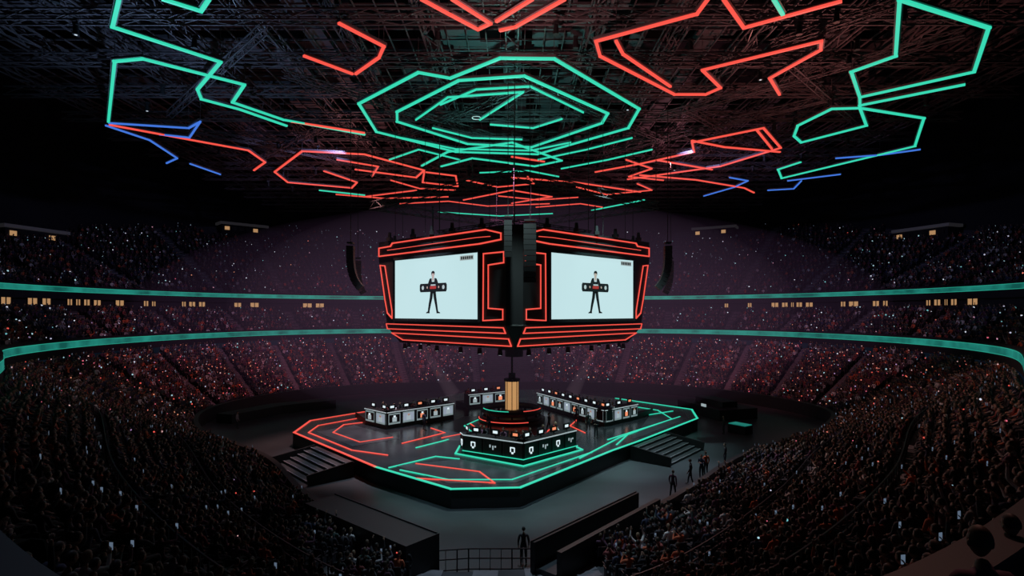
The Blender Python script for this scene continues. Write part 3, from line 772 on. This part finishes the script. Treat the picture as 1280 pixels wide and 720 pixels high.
# side production pits
mb=MB()
mb.prism([(-30,60),(-27,66),(-22,70),(-23.5,71.4),(-29,67.4),(-32,60.6)],0,1.0,M_skirt); mb.obj('production_platform')
mb=MB(); mb.box((24,66,.6),(5,8,1.2),M_skirt,.3); mb.box((24,66,1.5),(2,5,.6),M_black,.3); mb.box((21.9,64,1.35),(.1,.8,.3),M_glyph2,.3); mb.obj('production_platform')
mb=MB(); mb.box((22.6,55.5,.9),(1.2,1.8,.06),M_ribbon,.6); mb.box((22.6,55.5,.42),(1.3,1.9,.84),M_black,.6); mb.obj('floor_monitor')
for (x,y,z,me,r) in[(12.4,38.9,0,me_walk,1.2),(6.2,54,1.2,me_stand,2.4),(7.2,48,1.2,me_fold,2.8),(20.8,55,0,me_fold,1.5),(-28.2,57.5,0,me_stand,-1.5),(3.3,50,1.2,me_walk,2),
    (-2,49.5,1.2,me_fold,3.2),(6.9,50.6,1.2,me_stand,3.1),(-8,51,1.2,me_stand,-.8),(14.2,41.0,0,me_stand,.3),(13.6,40.2,0,me_fold,2.3),(10.4,36.2,0,me_walk,-.6),(16.6,43.6,0,me_stand,1),(.55,26.6,0,me_stand,0)]:
    o=bpy.data.objects.new('standing_person',me); COL.objects.link(o); o.location=(x,y,z); o.rotation_euler[2]=r

# ------------------------------------------------------------------ haze (glow put in by emission-only volumes, nothing is scattered)
def haze(name,loc,sc_,col,st):
    me=bpy.data.meshes.new(name); bm=bmesh.new(); bmesh.ops.create_icosphere(bm,subdivisions=5,radius=1); bm.to_mesh(me); bm.free()
    me.materials.append(volmat(name,col,st))
    o=bpy.data.objects.new(name,me); o.location=loc; o.scale=sc_; COL.objects.link(o)
haze('haze_glow',(0,90,12),(56,38,16),(.72,.36,.80),.00024)
haze('haze_glow',(0,72,12),(34,28,14),(.70,.44,.74),.00040)
def beamcone(a,b,r,col,st):  # self-glowing cone stands in for a lit beam in haze
    a=Vector(a);b=Vector(b);mb=MB(); d=(b-a).normalized(); s=d.cross(Vector((0,1,0))).normalized(); t=d.cross(s); n=16
    R=lambda p,r:[p+s*r*math.cos(2*math.pi*i/n)+t*r*math.sin(2*math.pi*i/n) for i in range(n)]
    mb.hexa(R(a,.15),R(b,r),volmat('beam_glow_cone',col,st)); mb.obj('beam_glow_cone')
beamcone((-13,74,9.3),(-7.5,72,1.3),1.0,(.9,.6,.75),.012)
beamcone((12,74,9.3),(8,74,1.3),1.0,(.9,.6,.75),.012)

# ------------------------------------------------------------------ lights
def spot(loc,tgt,P,col,ang=60,blend=.6,r=.3):
    l=bpy.data.lights.new('spot','SPOT'); l.energy=P; l.color=col; l.spot_size=math.radians(ang); l.spot_blend=blend; l.shadow_soft_size=r
    o=bpy.data.objects.new('arena_spot_and_fill',l); COL.objects.link(o); o.location=loc  # stage spots, plus fill spots added to brighten dark areas
    o.rotation_euler=(Vector(tgt)-Vector(loc)).to_track_quat('-Z','Y').to_euler()
for x,y,tx,ty,c in((-9,48,-9,48,(.75,.85,1)),(9,48,9,50,(.6,1,.95)),(0,40,0,41,(.7,1,.95)),(0,66,0,60,(1,.8,.75)),(-14,54,-14,50,(1,.5,.45))):
    spot((x,y,26),(tx,ty,1),17000,c,50)
spot((0,30,27),(0,29,0),9000,(.6,.85,1),50)
spot((12,44,27),(13,39,0),11000,(.8,.85,1),36)  # fill added to brighten the people right of the stage
for x,y,c,P in((-30,100,(1,.27,.42),10500),(0,104,(.9,.3,.6),7000),(30,100,(1,.27,.42),10000),(-42,78,(1,.3,.38),8500),(42,78,(1,.32,.38),8500)):
    spot((x*.4,60,28),(x,y,4),P,c,55)
for x,y,c,P in((-36,48,(.88,.48,.52),3300),(34,46,(1,.43,.38),5500),(-18,24,(.75,.56,.66),2000),(15,24,(1,.46,.38),5500),(20,30,(1,.48,.38),4800)):
    spot((x*.5,50,29),(x,y,4),P,c,55)
spot((9,16,22),(5,5.5,8.5),1300,(1,.45,.38),34); spot((-9,16,22),(-6,6,8.5),600,(.6,.7,1),34)  # fills added to lift the foreground people and parapet
for x,y in((-60,112),(60,112),(-60,80),(60,80)):
    spot((x*.3,60,29),(x,y,22),3600,(.5,.5,1),70)
for x,y,c in((-25,40,(.35,.6,1)),(0,50,(.25,1,.85)),(22,42,(1,.35,.3)),(-20,70,(1,.35,.35)),(20,72,(1,.35,.42)),(0,32,(1,.42,.4))):
    l=bpy.data.lights.new('truss_fill','SPOT'); l.energy=6500; l.color=c; l.shadow_soft_size=.3; l.spot_size=math.radians(150); l.spot_blend=1  # unseen lamps added to put an LED-like glow on the trusses
    o=bpy.data.objects.new('added_truss_fill',l); o.location=(x,y,20.5 if abs(x)>1 else 21.5); o.rotation_euler=(math.pi,0,0); COL.objects.link(o)
w=bpy.data.worlds.new('arena_dark'); scene.world=w; w.use_nodes=True
w.node_tree.nodes['Background'].inputs[0].default_value=(.22,.45,.85,1); w.node_tree.nodes['Background'].inputs[1].default_value=.012

scene.view_settings.view_transform='Standard'
cam=bpy.data.cameras.new('cam'); cam.sensor_width=36; cam.lens=36*700/1280; cam.shift_y=30/1280; cam.clip_end=500
co=bpy.data.objects.new('camera',cam); COL.objects.link(co); co.location=(0,0,12); co.rotation_euler=(math.radians(90),0,0); scene.camera=co
